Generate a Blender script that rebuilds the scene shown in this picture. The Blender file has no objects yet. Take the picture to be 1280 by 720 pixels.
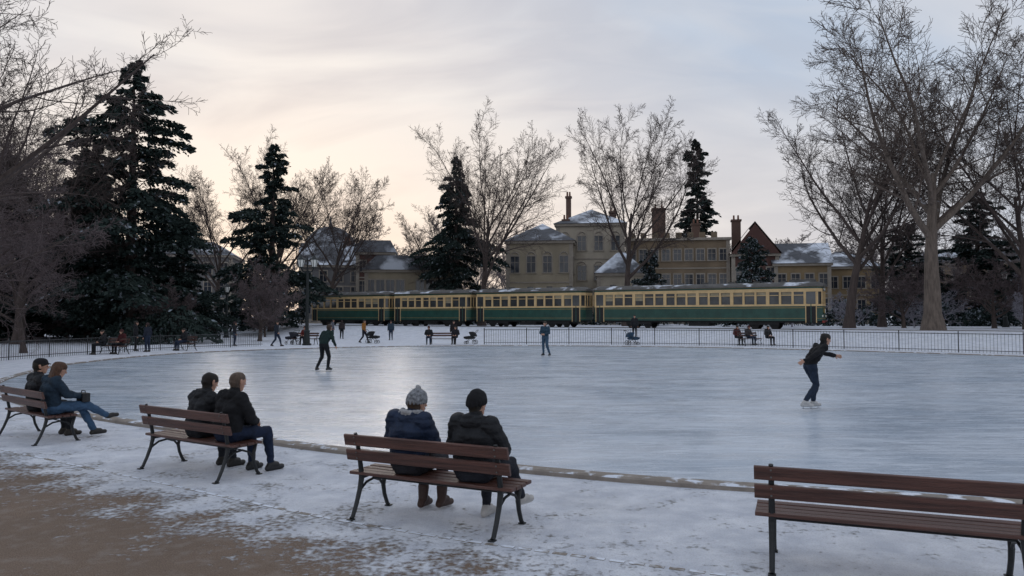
import bpy, math, random
import numpy as np
from mathutils import Vector, Matrix, noise
random.seed(7)
rng = np.random.default_rng(7)
sc = bpy.context.scene
COL = sc.collection
R = math.radians

# ------------------------------------------------------------ materials
_mc = {}
def nd(nt, t, **k):
    n = nt.nodes.new(t)
    for a, b in k.items():
        setattr(n, a, b)
    return n

def pm(name, col, rough=.7, var=.25, scale=4, bump=.0, bscale=20, metal=0, spec=.4, col2=None,
       snow=0, stretch=(1, 1, 1), snowscale=1.2, det=4):
    if name in _mc: return _mc[name]
    m = bpy.data.materials.new(name); m.use_nodes = True
    nt = m.node_tree; b = nt.nodes['Principled BSDF']; L = nt.links.new
    tc = nd(nt, 'ShaderNodeTexCoord'); mp = nd(nt, 'ShaderNodeMapping'); mp.inputs['Scale'].default_value = stretch
    L(tc.outputs['Object'], mp.inputs[0])
    n = nd(nt, 'ShaderNodeTexNoise'); n.inputs['Scale'].default_value = scale; n.inputs['Detail'].default_value = det
    n.inputs['Roughness'].default_value = .65
    L(mp.outputs[0], n.inputs['Vector'])
    mr = nd(nt, 'ShaderNodeMapRange'); mr.inputs[1].default_value = .3; mr.inputs[2].default_value = .7
    L(n.outputs[0], mr.inputs[0])
    mx = nd(nt, 'ShaderNodeMix', data_type='RGBA')
    c1 = [c * (1 - var) for c in col]; c2 = [min(1, c * (1 + var)) for c in (col2 or col)]
    mx.inputs[6].default_value = (*c1, 1); mx.inputs[7].default_value = (*c2, 1)
    L(mr.outputs[0], mx.inputs[0]); out = mx.outputs[2]
    if snow > 0:
        g = nd(nt, 'ShaderNodeNewGeometry'); sx = nd(nt, 'ShaderNodeSeparateXYZ'); L(g.outputs['Normal'], sx.inputs[0])
        r1 = nd(nt, 'ShaderNodeMapRange'); r1.inputs[1].default_value = .25; r1.inputs[2].default_value = .7
        L(sx.outputs[2], r1.inputs[0])
        n2 = nd(nt, 'ShaderNodeTexNoise'); n2.inputs['Scale'].default_value = snowscale; n2.inputs['Detail'].default_value = 4
        L(tc.outputs['Object'], n2.inputs['Vector'])
        r2 = nd(nt, 'ShaderNodeMapRange'); r2.inputs[1].default_value = .68 - .4 * snow; r2.inputs[2].default_value = .78 - .4 * snow
        L(n2.outputs[0], r2.inputs[0])
        mu = nd(nt, 'ShaderNodeMath', operation='MULTIPLY'); L(r1.outputs[0], mu.inputs[0]); L(r2.outputs[0], mu.inputs[1])
        m2 = nd(nt, 'ShaderNodeMix', data_type='RGBA'); L(mu.outputs[0], m2.inputs[0]); L(out, m2.inputs[6])
        m2.inputs[7].default_value = (.70, .74, .82, 1); out = m2.outputs[2]
    L(out, b.inputs['Base Color'])
    b.inputs['Roughness'].default_value = rough; b.inputs['Metallic'].default_value = metal
    b.inputs['Specular IOR Level'].default_value = spec
    if bump > 0:
        n3 = nd(nt, 'ShaderNodeTexNoise'); n3.inputs['Scale'].default_value = bscale; n3.inputs['Detail'].default_value = 4
        L(mp.outputs[0], n3.inputs['Vector'])
        bp = nd(nt, 'ShaderNodeBump'); bp.inputs['Strength'].default_value = bump; bp.inputs['Distance'].default_value = .03
        L(n3.outputs[0], bp.inputs['Height']); L(bp.outputs[0], b.inputs['Normal'])
    _mc[name] = m
    return m

def simple(name, c1, c2, rough=.9):
    if name in _mc: return _mc[name]
    m = bpy.data.materials.new(name); m.use_nodes = True; nt = m.node_tree; b = nt.nodes['Principled BSDF']
    g = nd(nt, 'ShaderNodeNewGeometry'); mx = nd(nt, 'ShaderNodeMix', data_type='RGBA')
    mx.inputs[6].default_value = (*c1, 1); mx.inputs[7].default_value = (*c2, 1)
    nt.links.new(g.outputs['Random Per Island'], mx.inputs[0]); nt.links.new(mx.outputs[2], b.inputs['Base Color'])
    b.inputs['Roughness'].default_value = rough; b.inputs['Specular IOR Level'].default_value = .15
    _mc[name] = m; return m

# ------------------------------------------------------------ mesh builder
class MB:
    def __init__(s): s.v = []; s.f = []; s.m = []; s.mats = []
    def mi(s, mat):
        if mat not in s.mats: s.mats.append(mat)
        return s.mats.index(mat)
    def add(s, vs, fs, mat, M=None):
        o = len(s.v); i = s.mi(mat)
        if M is not None: vs = [tuple(M @ Vector(v)) for v in vs]
        s.v += [tuple(v) for v in vs]; s.f += [tuple(a + o for a in f) for f in fs]; s.m += [i] * len(fs)
    def box(s, x0, x1, y0, y1, z0, z1, mat, M=None):
        s.add([(x0,y0,z0),(x1,y0,z0),(x1,y1,z0),(x0,y1,z0),(x0,y0,z1),(x1,y0,z1),(x1,y1,z1),(x0,y1,z1)],
              [(0,3,2,1),(4,5,6,7),(0,1,5,4),(1,2,6,5),(2,3,7,6),(3,0,4,7)], mat, M)
    def bbox(s, x0, x1, y0, y1, z0, z1, mat, M=None, b=.006):
        pr = [(y0+b,z0),(y1-b,z0),(y1,z0+b),(y1,z1-b),(y1-b,z1),(y0+b,z1),(y0,z1-b),(y0,z0+b)]
        n = 8
        vs = [(x0,a,c) for a,c in pr] + [(x1,a,c) for a,c in pr]
        fs = [(i,(i+1)%n,(i+1)%n+n,i+n) for i in range(n)] + [tuple(range(n))[::-1], tuple(range(n,2*n))]
        s.add(vs, fs, mat, M)
    def prism(s, poly, z0, z1, mat, M=None):
        n = len(poly)
        vs = [(x,y,z0) for x,y in poly] + [(x,y,z1) for x,y in poly]
        fs = [(i,(i+1)%n,(i+1)%n+n,i+n) for i in range(n)] + [tuple(range(n))[::-1], tuple(range(n,2*n))]
        s.add(vs, fs, mat, M)
    def tube(s, pts, rads, mat, sides=8, M=None, cap=True, flat=1.0):
        pts = [Vector(p) for p in pts]
        if isinstance(rads, (int, float)): rads = [rads] * len(pts)
        vs = []; u = None
        for i, p in enumerate(pts):
            d = (pts[min(i+1,len(pts)-1)] - pts[max(i-1,0)]).normalized()
            if u is None:
                u = d.orthogonal().normalized() if flat == 1.0 else Vector((1,0,0))
            u = (u - d * u.dot(d)).normalized(); w = d.cross(u)
            for k in range(sides):
                a = 2*math.pi*(k+.5)/sides
                q = p + u*(math.cos(a)*rads[i]*flat) + w*(math.sin(a)*rads[i]); vs.append(tuple(q))
        fs = []
        for i in range(len(pts)-1):
            for k in range(sides):
                a = i*sides+k; b = i*sides+(k+1)%sides
                fs.append((a,b,b+sides,a+sides))
        if cap:
            fs.append(tuple(range(sides))[::-1]); o=(len(pts)-1)*sides; fs.append(tuple(range(o,o+sides)))
        s.add(vs, fs, mat, M)
    def cyl(s, p0, p1, r0, r1, mat, sides=12, M=None): s.tube([p0,p1],[r0,r1],mat,sides,M)
    def obj(s, name, parent=None, loc=(0,0,0), rot=0, smooth=False, link=True):
        me = bpy.data.meshes.new(name); me.from_pydata(s.v, [], s.f)
        for m in s.mats: me.materials.append(m)
        me.polygons.foreach_set('material_index', s.m)
        if smooth: me.polygons.foreach_set('use_smooth', [True]*len(s.f))
        me.update()
        ob = bpy.data.objects.new(name, me)
        ob.location = loc; ob.rotation_euler = (0,0,rot)
        if parent: ob.parent = parent
        if link: COL.objects.link(ob)
        return ob

def empty(name, loc=(0,0,0), rot=0):
    e = bpy.data.objects.new(name, None); e.location = loc; e.rotation_euler = (0,0,rot); e.empty_display_size=.2
    COL.objects.link(e); return e

def sstep(a,b,x):
    t = min(1,max(0,(x-a)/(b-a))); return t*t*(3-2*t)
def terr(x,y): return .95*sstep(49,62,.52*x+.855*y)

# ------------------------------------------------------------ people
def cap_mesh(p0, r0, p1, r1, ax=None, fac=1.0, n=14):
    p0=np.array(p0,float); p1=np.array(p1,float); d=p1-p0; L=np.linalg.norm(d)
    if L<1e-6: d=np.array([0,0,1.]); L=1e-6
    d=d/np.linalg.norm(d)
    t=np.array([1,0,0]) if abs(d[0])<.8 else np.array([0,1,0])
    u=np.cross(d,t); u/=np.linalg.norm(u); w=np.cross(d,u)
    rings=[]; hs=5
    for i in range(hs+1):
        a=-math.pi/2+ (math.pi/2)*i/hs; rings.append((p0+d*r0*math.sin(a), max(r0*math.cos(a),1e-4)))
    for i in range(hs+1):
        a=(math.pi/2)*i/hs; rings.append((p1+d*r1*math.sin(a), max(r1*math.cos(a),1e-4)))
    vs=[]
    for c,r in rings:
        for k in range(n):
            a=2*math.pi*k/n; vs.append(c+u*math.cos(a)*r+w*math.sin(a)*r)
    vs=np.array(vs)
    if ax is not None:
        ax=np.array(ax,float); ax/=np.linalg.norm(ax); c=(p0+p1)/2
        vs=vs+np.outer((vs-c)@ax*(fac-1),ax)
    fs=[]
    m=len(rings)
    for i in range(m-1):
        for k in range(n):
            a=i*n+k; b=i*n+(k+1)%n; fs.append((a,b,b+n,a+n))
    fs.append(tuple(range(n))[::-1]); fs.append(tuple(range((m-1)*n,m*n)))
    return vs,fs

def cap_dist(P, part):
    p0,r0,p1,r1,ax,fac=part[:6]
    p0=np.array(p0,float); p1=np.array(p1,float); c=(p0+p1)/2; Q=P
    if ax is not None:
        a=np.array(ax,float); a/=np.linalg.norm(a); Q=P+np.outer((P-c)@a*(1/fac-1),a)
    d=p1-p0; L2=d@d
    t=np.clip(((Q-p0)@d)/L2,0,1) if L2>1e-9 else np.zeros(len(Q))
    cl=p0+np.outer(t,d); return np.linalg.norm(Q-cl,axis=1)-(r0+(r1-r0)*t)

V=lambda *a: np.array(a,float)
def hand(parts, w, dr, nrm, sgn, curl=.5, m='S'):
    dr=dr/np.linalg.norm(dr); nrm=nrm-dr*(nrm@dr); nrm/=np.linalg.norm(nrm); sd=np.cross(dr,nrm)*sgn
    parts.append((w,.026,w+dr*.03,.03,nrm,.7,m)); parts.append((w+dr*.03,.032,w+dr*.075,.038,nrm,.5,m))
    for i,l in enumerate([.060,.072,.067,.052]):
        o=(1.5-i)*.0225
        b=w+dr*.085+sd*o; d1=dr+sd*o*2.2; d1/=np.linalg.norm(d1)
        e=b+d1*l*.5+nrm*l*.12*curl; d2=d1*(1-.5*curl)+nrm*curl; d2/=np.linalg.norm(d2)
        parts.append((b,.0095,e,.009,None,1,m)); parts.append((e,.009,e+d2*l*.55,.0075,None,1,m))
    b=w+dr*.03+sd*.03; e=b+(dr*.6+sd*.75)*.04
    parts.append((b,.013,e,.011,None,1,m)); parts.append((e,.011,e+(dr*.85+sd*.2+nrm*.3)*.034,.0085,None,1,m))

def build_parts(J, o):
    p=[]; b=o.get('bulk',1.0); fy=V(0,1,0)
    pel,ch,nk=J['pelvis'],J['chest'],J['neck']
    p.append((pel+V(-.055,0,0),.125*b,pel+V(.055,0,0),.125*b,fy,.92,'T'))
    p.append((pel+V(-.05,0,.06),.135*b,pel+V(.05,0,.06),.135*b,fy,.9,'J'))
    for s in (-.06,.06):
        p.append((pel+V(s,0,.08),.125*b,ch+V(s*1.1,0,0),.135*b,fy,.88,'J'))
    p.append((J['shL']+V(-.0,0,-.03),.085*b,J['shR']+V(0,0,-.03),.085*b,fy,1,'J'))
    up=(nk-ch)/np.linalg.norm(nk-ch)
    p.append((ch,.14*b,nk-up*.07,.085*b,fy,.85,'J'))
    p.append((nk-up*.05,.072*b,nk+up*.015,.068*b,None,1,'J'))
    if o.get('hood'):
        p.append((nk+V(-.055,-.085,-.03),.06,nk+V(.055,-.085,-.03),.06,None,1,'J'))
        p.append((nk+V(-.05,-.08,.02),.042,nk+V(.05,-.08,.02),.042,None,1,'J'))
        p.append((nk+V(-.095,-.01,0),.036,nk+V(-.06,-.08,.015),.045,None,1,'J'))
        p.append((nk+V(.095,-.01,0),.036,nk+V(.06,-.08,.015),.045,None,1,'J'))
    if o.get('fur'):
        for k in range(9):
            a=math.pi*(k/8)+math.pi; q=nk+V(math.cos(a)*.105,math.sin(a)*.10-.01,.035)
            p.append((q,.030,q,.030,None,1,'F'))
    p.append((nk-up*.03,.052,nk+up*.07,.052,None,1,'S'))
    for S,sg in (('L',-1),('R',1)):
        sh,el,wr=J['sh'+S],J['el'+S],J['wr'+S]
        p.append((sh,.078*b,el,.060*b,None,1,'J')); p.append((el,.060*b,wr,.045*b,None,1,'J'))
        d=wr-el; d/=np.linalg.norm(d)
        p.append((wr-d*.02,.047*b,wr-d*.005,.047*b,None,1,'J'))
        hand(p,wr+d*.01,J.get('hd'+S,d),J.get('pn'+S,V(-sg*.8,0,-.3)),-sg,o.get('curl',.5),'G' if o.get('glove') else 'S')
        hp,kn,an,toe=J['hip'+S],J['kn'+S],J['an'+S],J['toe'+S]
        p.append((hp,.105,kn,.07,None,1,'T')); m=kn*.65+an*.35
        p.append((kn,.07,m,.064,None,1,'T')); p.append((m,.064,an+(kn-an)*.12,.05,None,1,'T'))
        hl=an-(toe-an)*V(.3,.3,0); hl[2]=max(toe[2],an[2]-.055)
        p.append((an,.048,hl,.040,None,1,'B')); p.append((an,.046,(an+toe)/2+V(0,0,.008),.042,None,1,'B'))
        p.append((hl,.038,toe,.036,None,1,'B'))
        if o.get('boots'): p.append((an+(kn-an)*.28,.060,an,.05,None,1,'B'))
        if o.get('soles'):
            p.append((hl+V(0,0,-.024),.024,toe+V(0,0,-.018),.026,None,1,'W'))
    c=J['head']; yw=J.get('yaw',0); pt=J.get('pitch',0)
    f=V(-math.sin(yw)*math.cos(pt),math.cos(yw)*math.cos(pt),-math.sin(pt)); r=V(math.cos(yw),math.sin(yw),0); u=np.cross(r,f)
    A=lambda a,r0,bb,r1,ax,fc,m:p.append((c+r*a[0]+f*a[1]+u*a[2],r0,c+r*bb[0]+f*bb[1]+u*bb[2],r1,ax,fc,m))
    A((0,-.025,.028),.083,(0,.022,.028),.082,r,.9,'S')
    A((0,.03,.0),.070,(0,.048,-.078),.040,r,.92,'S')
    A((0,.1,.01),.009,(0,.114,-.02),.013,None,1,'S')
    A((-.034,.083,.034),.012,(.034,.083,.034),.012,None,1,'S')
    A((-.018,.09,-.05),.009,(.018,.09,-.05),.009,None,1,'M')
    for s in (-1,1):
        A((s*.031,.088,.012),.012,(s*.031,.088,.012),.012,None,1,'E')
        A((s*.079,-.005,-.022),.011,(s*.084,-.012,.025),.017,r,.6,'S')
    hs=o.get('hairstyle','short')
    if hs!='none':
        k=.004 if hs=='buzz' else .010
        A((0,-.035,.045),.083+k,(0,.015,.052),.078+k,r,.93,'H')
        A((0,-.045,.0),.074+k,(0,-.04,-.04),.058+k,r,.95,'H')
        if hs=='short':
            for q in range(7):
                a=q*.9; A((math.cos(a)*.04,-.03+math.sin(a)*.045,.09),.032,(math.cos(a)*.05,-.02+math.sin(a)*.05,.08),.03,None,1,'H')
        if hs=='long':
            for s in (-1,0,1):
                A((s*.05,-.055,.02),.06,(s*.06,-.075,-.17),.035,None,1,'H')
                A((s*.075,-.01,.02),.03,(s*.085,-.03,-.15),.028,None,1,'H')
        if hs=='bun': A((0,-.11,.06),.04,(0,-.12,.06),.04,None,1,'H')
    if o.get('hat')=='beanie':
        A((0,-.034,.045),.095,(0,.018,.062),.089,r,.93,'C')
        A((0,-.02,.09),.072,(0,.0,.095),.067,r,.95,'C')
        for q in range(16):
            a=q*math.pi/8; A((math.cos(a)*.080,-.012+math.sin(a)*.105,.012+.012*math.sin(a)),.017,(math.cos(a)*.080,-.012+math.sin(a)*.105,.04+.012*math.sin(a)),.018,None,1,'C')
        if o.get('pom'): A((0,-.01,.164),.028,(0,-.01,.167),.027,None,1,'F')
    if o.get('hat')=='cap':
        A((0,-.03,.06),.092,(0,.018,.065),.088,r,.93,'C'); A((-.04,.11,.05),.012,(.04,.11,.05),.012,None,1,'C')
        A((-.03,.14,.045),.01,(.03,.14,.045),.01,None,1,'C')
    return p

def make_person(name, loc, rot, J, o, voxel=.012, scale=1.0, skates=False):
    J={k:(V(*v) if isinstance(v,(tuple,list)) else v) for k,v in J.items()}
    parts=build_parts(J,o)
    vs=[];fs=[];off=0
    for q in parts:
        a,b=cap_mesh(*q[:6]); vs.append(a); fs+= [tuple(i+off for i in f) for f in b]; off+=len(a)
    vs=np.concatenate(vs)
    me=bpy.data.meshes.new(name+'_body'); me.from_pydata(vs.tolist(),[],fs)
    ob=bpy.data.objects.new(name,me); COL.objects.link(ob)
    md=ob.modifiers.new('r','REMESH'); md.mode='VOXEL'; md.voxel_size=voxel
    m2=ob.modifiers.new('s','SMOOTH'); m2.factor=.5; m2.iterations=3 if voxel<.009 else 2
    dg=bpy.context.evaluated_depsgraph_get(); dg.update()
    nm=bpy.data.meshes.new_from_object(ob.evaluated_get(dg)); ob.modifiers.clear(); ob.data=nm
    bpy.data.meshes.remove(me); nm.name=name
    n=len(nm.vertices); co=np.empty(n*3); nm.vertices.foreach_get('co',co); co=co.reshape(-1,3)
    no=np.empty(n*3); nm.vertices.foreach_get('normal',no); no=no.reshape(-1,3)
    names=['J','T','S','H','B','C','G','F','E','M','W']
    lab=np.array([names.index(q[6]) for q in parts])
    D=np.stack([cap_dist(co,q) for q in parts]); vl=lab[D.argmin(0)]
    amp={0:.011,1:.008,3:.005,7:.008,5:.002}
    puff=o.get('puffer',False)
    disp=np.zeros(n)
    if voxel<.014:
        for i in range(n):
            a=amp.get(int(vl[i]),0)
            if a:
                c=co[i]; x=noise.noise(Vector((c[0]*7,c[1]*7,c[2]*13)))+.5*noise.noise(Vector((c[0]*17+3,c[1]*17,c[2]*24)))
                disp[i]=a*x*1.6
                if puff and vl[i]==0: disp[i]+=.006*abs(math.sin(c[2]*34))-.003
    co=co+no*disp[:,None]; nm.vertices.foreach_set('co',co.ravel())
    nf=len(nm.polygons); ctr=np.empty(nf*3); nm.polygons.foreach_get('center',ctr); ctr=ctr.reshape(-1,3)
    D=np.stack([cap_dist(ctr,q) for q in parts]); fl=lab[D.argmin(0)]
    def fab(c,nm_,r=.85,bs=60): return pm('cloth_%s_%.3f_%.3f_%.3f'%(nm_,*c),c,rough=r,var=.3,scale=9,bump=.35,bscale=bs,spec=.25)
    cols=[fab(o['J'],'jacket',.62 if o.get('shiny') else .85),fab(o['T'],'trousers'),pm('skin',(.48,.27,.19),.55,.12,15,.1,80),
          pm('hair_%.3f'%o.get('H',(.02,.012,.008))[0],o.get('H',(.02,.012,.008)),.6,.5,12,.6,90,stretch=(4,4,1)),
          pm('shoe_%.3f_%.3f_%.3f'%o.get('B',(.03,.025,.02)),o.get('B',(.03,.025,.02)),.5,.2,10,.1,60),
          pm('knit_%.3f'%o.get('C',(.02,.02,.02))[0],o.get('C',(.02,.02,.02)),.95,.75 if o.get('pom') else .3,34 if o.get('pom') else 9,.6,120),
          fab((.02,.02,.022),'glove'),fab(o.get('F',(.4,.38,.35)),'fur',.95,150),
          pm('eye',(.03,.02,.015),.2,.1,5),pm('lip',(.35,.14,.12),.5,.1,5),pm('sole',(.6,.6,.58),.6,.1,5)]
    for m in cols: nm.materials.append(m)
    nm.polygons.foreach_set('material_index',fl.astype(np.int32)); nm.polygons.foreach_set('use_smooth',[True]*nf); nm.update()
    ob.location=loc; ob.rotation_euler=(0,0,R(rot)); ob.scale=(scale,)*3
    if skates:
        for S in 'LR':
            an,toe=J['an'+S],J['toe'+S]; hl=an-(toe-an)*V(.35,.35,0); hl[2]=max(toe[2],an[2]-.055)
            mb=MB(); st=pm('skate_steel',(.5,.5,.52),.3,.1,5,metal=.9)
            d=toe-hl; pts=[hl+V(0,0,-.075),hl+d*.5+V(0,0,-.079),toe+d*.12+V(0,0,-.07)]
            mb.tube([tuple(q) for q in pts],.008,st,6)
            for t in (.15,.8):
                q=hl+d*t; mb.cyl(tuple(q+V(0,0,-.03)),tuple(q+V(0,0,-.077)),.01,.007,st,6)
            mb.obj('skate_blade_'+S,parent=ob)
    return ob

def stand(**k):
    J=dict(pelvis=V(0,0,.95),chest=V(0,.01,1.24),neck=V(0,.0,1.44),head=V(0,.03,1.575),
      shL=V(-.175,0,1.40),shR=V(.175,0,1.40),elL=V(-.24,-.02,1.12),elR=V(.24,-.02,1.12),wrL=V(-.25,.06,.88),wrR=V(.25,.06,.88),
      hipL=V(-.09,0,.90),hipR=V(.09,0,.90),knL=V(-.105,.02,.49),knR=V(.105,.02,.49),anL=V(-.11,-.02,.09),anR=V(.11,-.02,.09),
      toeL=V(-.135,.14,.037),toeR=V(.135,.14,.037))
    for a,b in k.items(): J[a]=V(*b) if isinstance(b,tuple) else b
    return J
def sit(**k):
    J=dict(pelvis=V(0,-.08,.57),chest=V(0,-.09,.86),neck=V(0,-.06,1.05),head=V(0,-.01,1.185),
      shL=V(-.18,-.075,1.0),shR=V(.18,-.075,1.0),elL=V(-.27,-.02,.75),elR=V(.27,-.02,.75),wrL=V(-.13,.18,.68),wrR=V(.13,.18,.68),
      hipL=V(-.09,-.04,.555),hipR=V(.09,-.04,.555),knL=V(-.12,.40,.53),knR=V(.12,.40,.53),anL=V(-.12,.40,.09),anR=V(.12,.40,.09),
      toeL=V(-.13,.56,.037),toeR=V(.13,.56,.037))
    for a,b in k.items(): J[a]=V(*b) if isinstance(b,tuple) else b
    return J

def on_bench(org, rotd, x, y=0):
    a=R(rotd); return (org[0]+math.cos(a)*x-math.sin(a)*y, org[1]+math.sin(a)*x+math.cos(a)*y,0)
BA=((-7.95,12.56),-38); BB=((-4.10,9.88),-32.5); BC=((-.735,7.50),-26); BD=((3.0,5.96),-21)
BLK=(.012,.013,.016); NAVY=(.012,.02,.045); DJEAN=(.02,.03,.055)

# Bench C
make_person('seated_person',on_bench(*BC,-.30),-26,
  sit(head=V(.02,.03,1.15),yaw=-.35,pitch=.1,neck=V(0,-.03,1.04),wrL=V(-.04,.2,.70),wrR=V(.06,.2,.68),anL=V(-.1,.33,.11),toeL=V(-.11,.48,.045),anR=V(.08,.42,.11),toeR=V(.1,.57,.045),knR=V(.1,.4,.54)),
  dict(J=(.012,.022,.05),T=(.02,.02,.025),B=(.05,.025,.018),boots=True,hat='beanie',C=(.22,.23,.25),F=(.30,.30,.31),pom=True,fur=True,hood=True,bulk=1.16,puffer=True,shiny=True,hairstyle='short',H=(.06,.035,.02)),voxel=.0065)
make_person('seated_person',on_bench(*BC,.45),-26,
  sit(yaw=-.2,head=V(0,-.02,1.18),anL=V(-.1,.36,.09),toeL=V(-.1,.52,.037),anR=V(.16,.66,.14),toeR=V(.2,.80,.12),knR=V(.14,.42,.55),hipR=V(.09,-.04,.56),wrR=V(.15,.26,.70),elR=V(.28,.0,.76)),
  dict(J=BLK,T=(.018,.02,.028),B=(.42,.40,.38),soles=True,hat='beanie',C=(.010,.010,.012),hood=True,bulk=1.22,shiny=True,puffer=True,H=(.02,.015,.01),hairstyle='buzz'),voxel=.0065)
# Bench B
make_person('seated_man',on_bench(*BB,-.03),-32.5,
  sit(pelvis=V(0,-.06,.57),chest=V(0,.0,.85),neck=V(0,.06,1.03),head=V(0,.12,1.15),pitch=.25,shL=V(-.18,.02,.98),shR=V(.18,.02,.98),elL=V(-.25,.12,.74),elR=V(.25,.12,.74),wrL=V(-.06,.32,.66),wrR=V(.07,.32,.66)),
  dict(J=BLK,T=(.018,.02,.026),hood=True,bulk=1.08,H=(.015,.01,.008),B=(.02,.018,.016)),voxel=.008)
make_person('seated_man',on_bench(*BB,.60),-32.5,
  sit(pelvis=V(0,-.06,.57),chest=V(0,-.03,.87),neck=V(0,.02,1.06),head=V(0,.08,1.19),pitch=.1,shL=V(-.18,.0,1.0),shR=V(.18,.0,1.0),elL=V(-.26,.08,.76),elR=V(.26,.08,.76),wrL=V(-.06,.30,.66),wrR=V(.07,.30,.66),knR=V(.14,.44,.53),anR=V(.15,.5,.09),toeR=V(.17,.66,.037)),
  dict(J=(.011,.011,.013),T=NAVY,hood=True,bulk=1.18,H=(.11,.075,.055),hairstyle='buzz',B=(.02,.02,.022)),voxel=.008)
# Bench A
make_person('seated_man',on_bench(*BA,.0),-38,
  sit(yaw=-.4,head=V(0,-.02,1.19)),dict(J=BLK,T=BLK,hat='cap',C=(.012,.012,.015),bulk=1.1,H=(.02,.012,.01)),voxel=.009)
make_person('seated_woman',on_bench(*BA,.62),-38,
  sit(yaw=-.1,pitch=.3,head=V(0,.03,1.16),neck=V(0,-.02,1.03),knL=V(-.08,.40,.52),anL=V(-.04,.62,.10),toeL=V(-.04,.78,.07),
      knR=V(.06,.42,.57),anR=V(.0,.82,.33),toeR=V(.0,.96,.34),wrL=V(-.03,.32,.72),wrR=V(.05,.32,.72),elL=V(-.24,.06,.78),elR=V(.24,.06,.78)),
  dict(J=(.016,.030,.048),T=(.045,.09,.16),B=(.02,.018,.016),bulk=1.08,hairstyle='long',H=(.085,.040,.022)),voxel=.009)
_b=MB(); bm=pm('black_leather',(.015,.015,.017),.5,.2,8,.1,40); M=Matrix.Translation((.64,.40,.64))
_b.prism([(-.12,-.06),(.12,-.06),(.14,0),(.12,.06),(-.12,.06),(-.14,0)],-.02,.12,bm,M); _b.tube([(.56,.40,.75),(.58,.40,.80),(.70,.40,.80),(.72,.40,.75)],.008,bm,6)
_b.obj('handbag',loc=(BA[0][0],BA[0][1],0),rot=R(-38))

# skaters
ZI=.02
make_person('skater',(6.45,16.05,ZI+.065),-82,
  stand(pelvis=V(0,.0,.90),chest=V(0,.16,1.17),neck=V(0,.28,1.34),head=V(0,.37,1.45),pitch=.15,
   shL=V(-.17,.25,1.31),shR=V(.17,.25,1.31),elL=V(-.25,.46,1.15),wrL=V(-.22,.70,1.10),elR=V(.25,-.02,1.14),wrR=V(.27,-.27,1.02),
   hipL=V(-.09,0,.87),hipR=V(.09,0,.87),knL=V(-.1,.19,.49),anL=V(-.1,.10,.09),toeL=V(-.1,.27,.037),knR=V(.12,.06,.47),anR=V(.22,-.27,.13),toeR=V(.25,-.11,.07)),
  dict(J=(.012,.012,.014),T=(.018,.028,.05),B=(.45,.44,.43),bulk=.92,H=(.012,.01,.008)),voxel=.009,skates=True)
make_person('skater',(-6.85,27.0,ZI+.06),-25,
  stand(chest=V(.04,.1,1.22),neck=V(.06,.16,1.41),head=V(.07,.22,1.53),shL=V(-.12,.13,1.37),shR=V(.23,.13,1.37),elL=V(-.26,.1,1.15),elR=V(.30,.14,1.10),wrL=V(-.34,.25,1.0),wrR=V(.31,.26,.90),
   knL=V(-.16,.1,.49),anL=V(-.26,-.08,.09),toeL=V(-.30,.08,.037),knR=V(.14,.12,.49),anR=V(.12,.08,.09),toeR=V(.15,.25,.037)),
  dict(J=(.015,.03,.028),T=BLK,B=(.03,.03,.03),H=(.05,.03,.02)),voxel=.012,skates=True)
make_person('skater',(1.66,37.0,ZI+.06),150,
  stand(elL=V(-.25,.05,1.12),elR=V(.25,.05,1.12),wrL=V(-.1,.22,1.08),wrR=V(.1,.22,1.08),knL=V(-.14,.08,.49),anL=V(-.2,-.1,.09),toeL=V(-.22,.06,.037)),
  dict(J=(.03,.06,.09),T=(.05,.09,.14),B=(.03,.03,.03),H=(.04,.03,.02)),voxel=.013,skates=True)
walk=dict(knL=V(-.1,.2,.5),anL=V(-.1,.3,.1),toeL=V(-.11,.46,.05),knR=V(.1,-.02,.48),anR=V(.1,-.3,.13),toeR=V(.11,-.16,.05),wrL=V(-.27,-.12,.92),wrR=V(.27,.2,.95),elL=V(-.24,-.1,1.13))
far=[('pedestrian',-19.1,51,-60,'s',BLK,DJEAN),('pedestrian',-15.9,50,-95,'w',(.02,.025,.035),DJEAN),
 ('pedestrian',-22.1,43.5,-60,'s',BLK,BLK),('pedestrian',-20.9,42.5,70,'s',(.02,.025,.04),DJEAN),
 ('pedestrian',-16.7,69,-90,'s',(.12,.12,.14),DJEAN),('pedestrian',-11.3,56.5,-100,'w',(.30,.13,.03),(.02,.02,.03)),
 ('pedestrian',-10.3,63,180,'s',(.03,.05,.07),DJEAN),('pedestrian',-4.4,56,180,'s',(.02,.016,.016),BLK),
 ('pedestrian',9.6,58,170,'s',BLK,BLK),('pedestrian',36.5,63,170,'s',(.02,.02,.03),DJEAN),
 ('pedestrian',-41.5,62,100,'w',BLK,BLK),('pedestrian',-40.2,62,100,'s',(.04,.03,.03),BLK),('pedestrian',-15.4,67,0,'s',(.04,.03,.03),BLK)]
for i,(n,x,y,r,k,j,t) in enumerate(far):
    make_person(n,(x,y,terr(x,y)),r,stand(**(walk if k=='w' else {})),dict(J=j,T=t,hat='beanie' if i%3==0 else None,C=(.05,.03,.03),hood=i%2==0,bulk=1.05,curl=.3),voxel=.015,scale=.97+.06*((i*7)%3)/2)
fsit=[(-21.9,39.6,BLK,BLK),(-21.2,40.2,(.07,.016,.018),BLK),(-19.6,44.2,BLK,DJEAN),(-14.9,53.2,(.12,.02,.018),BLK),(-4.1,53.6,(.02,.02,.025),BLK),(-6.0,53.4,BLK,DJEAN),(15.4,50.6,(.09,.025,.025),BLK),(16.1,50.3,(.05,.04,.04),DJEAN),(17.2,49.7,(.02,.02,.02),BLK)]
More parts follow.
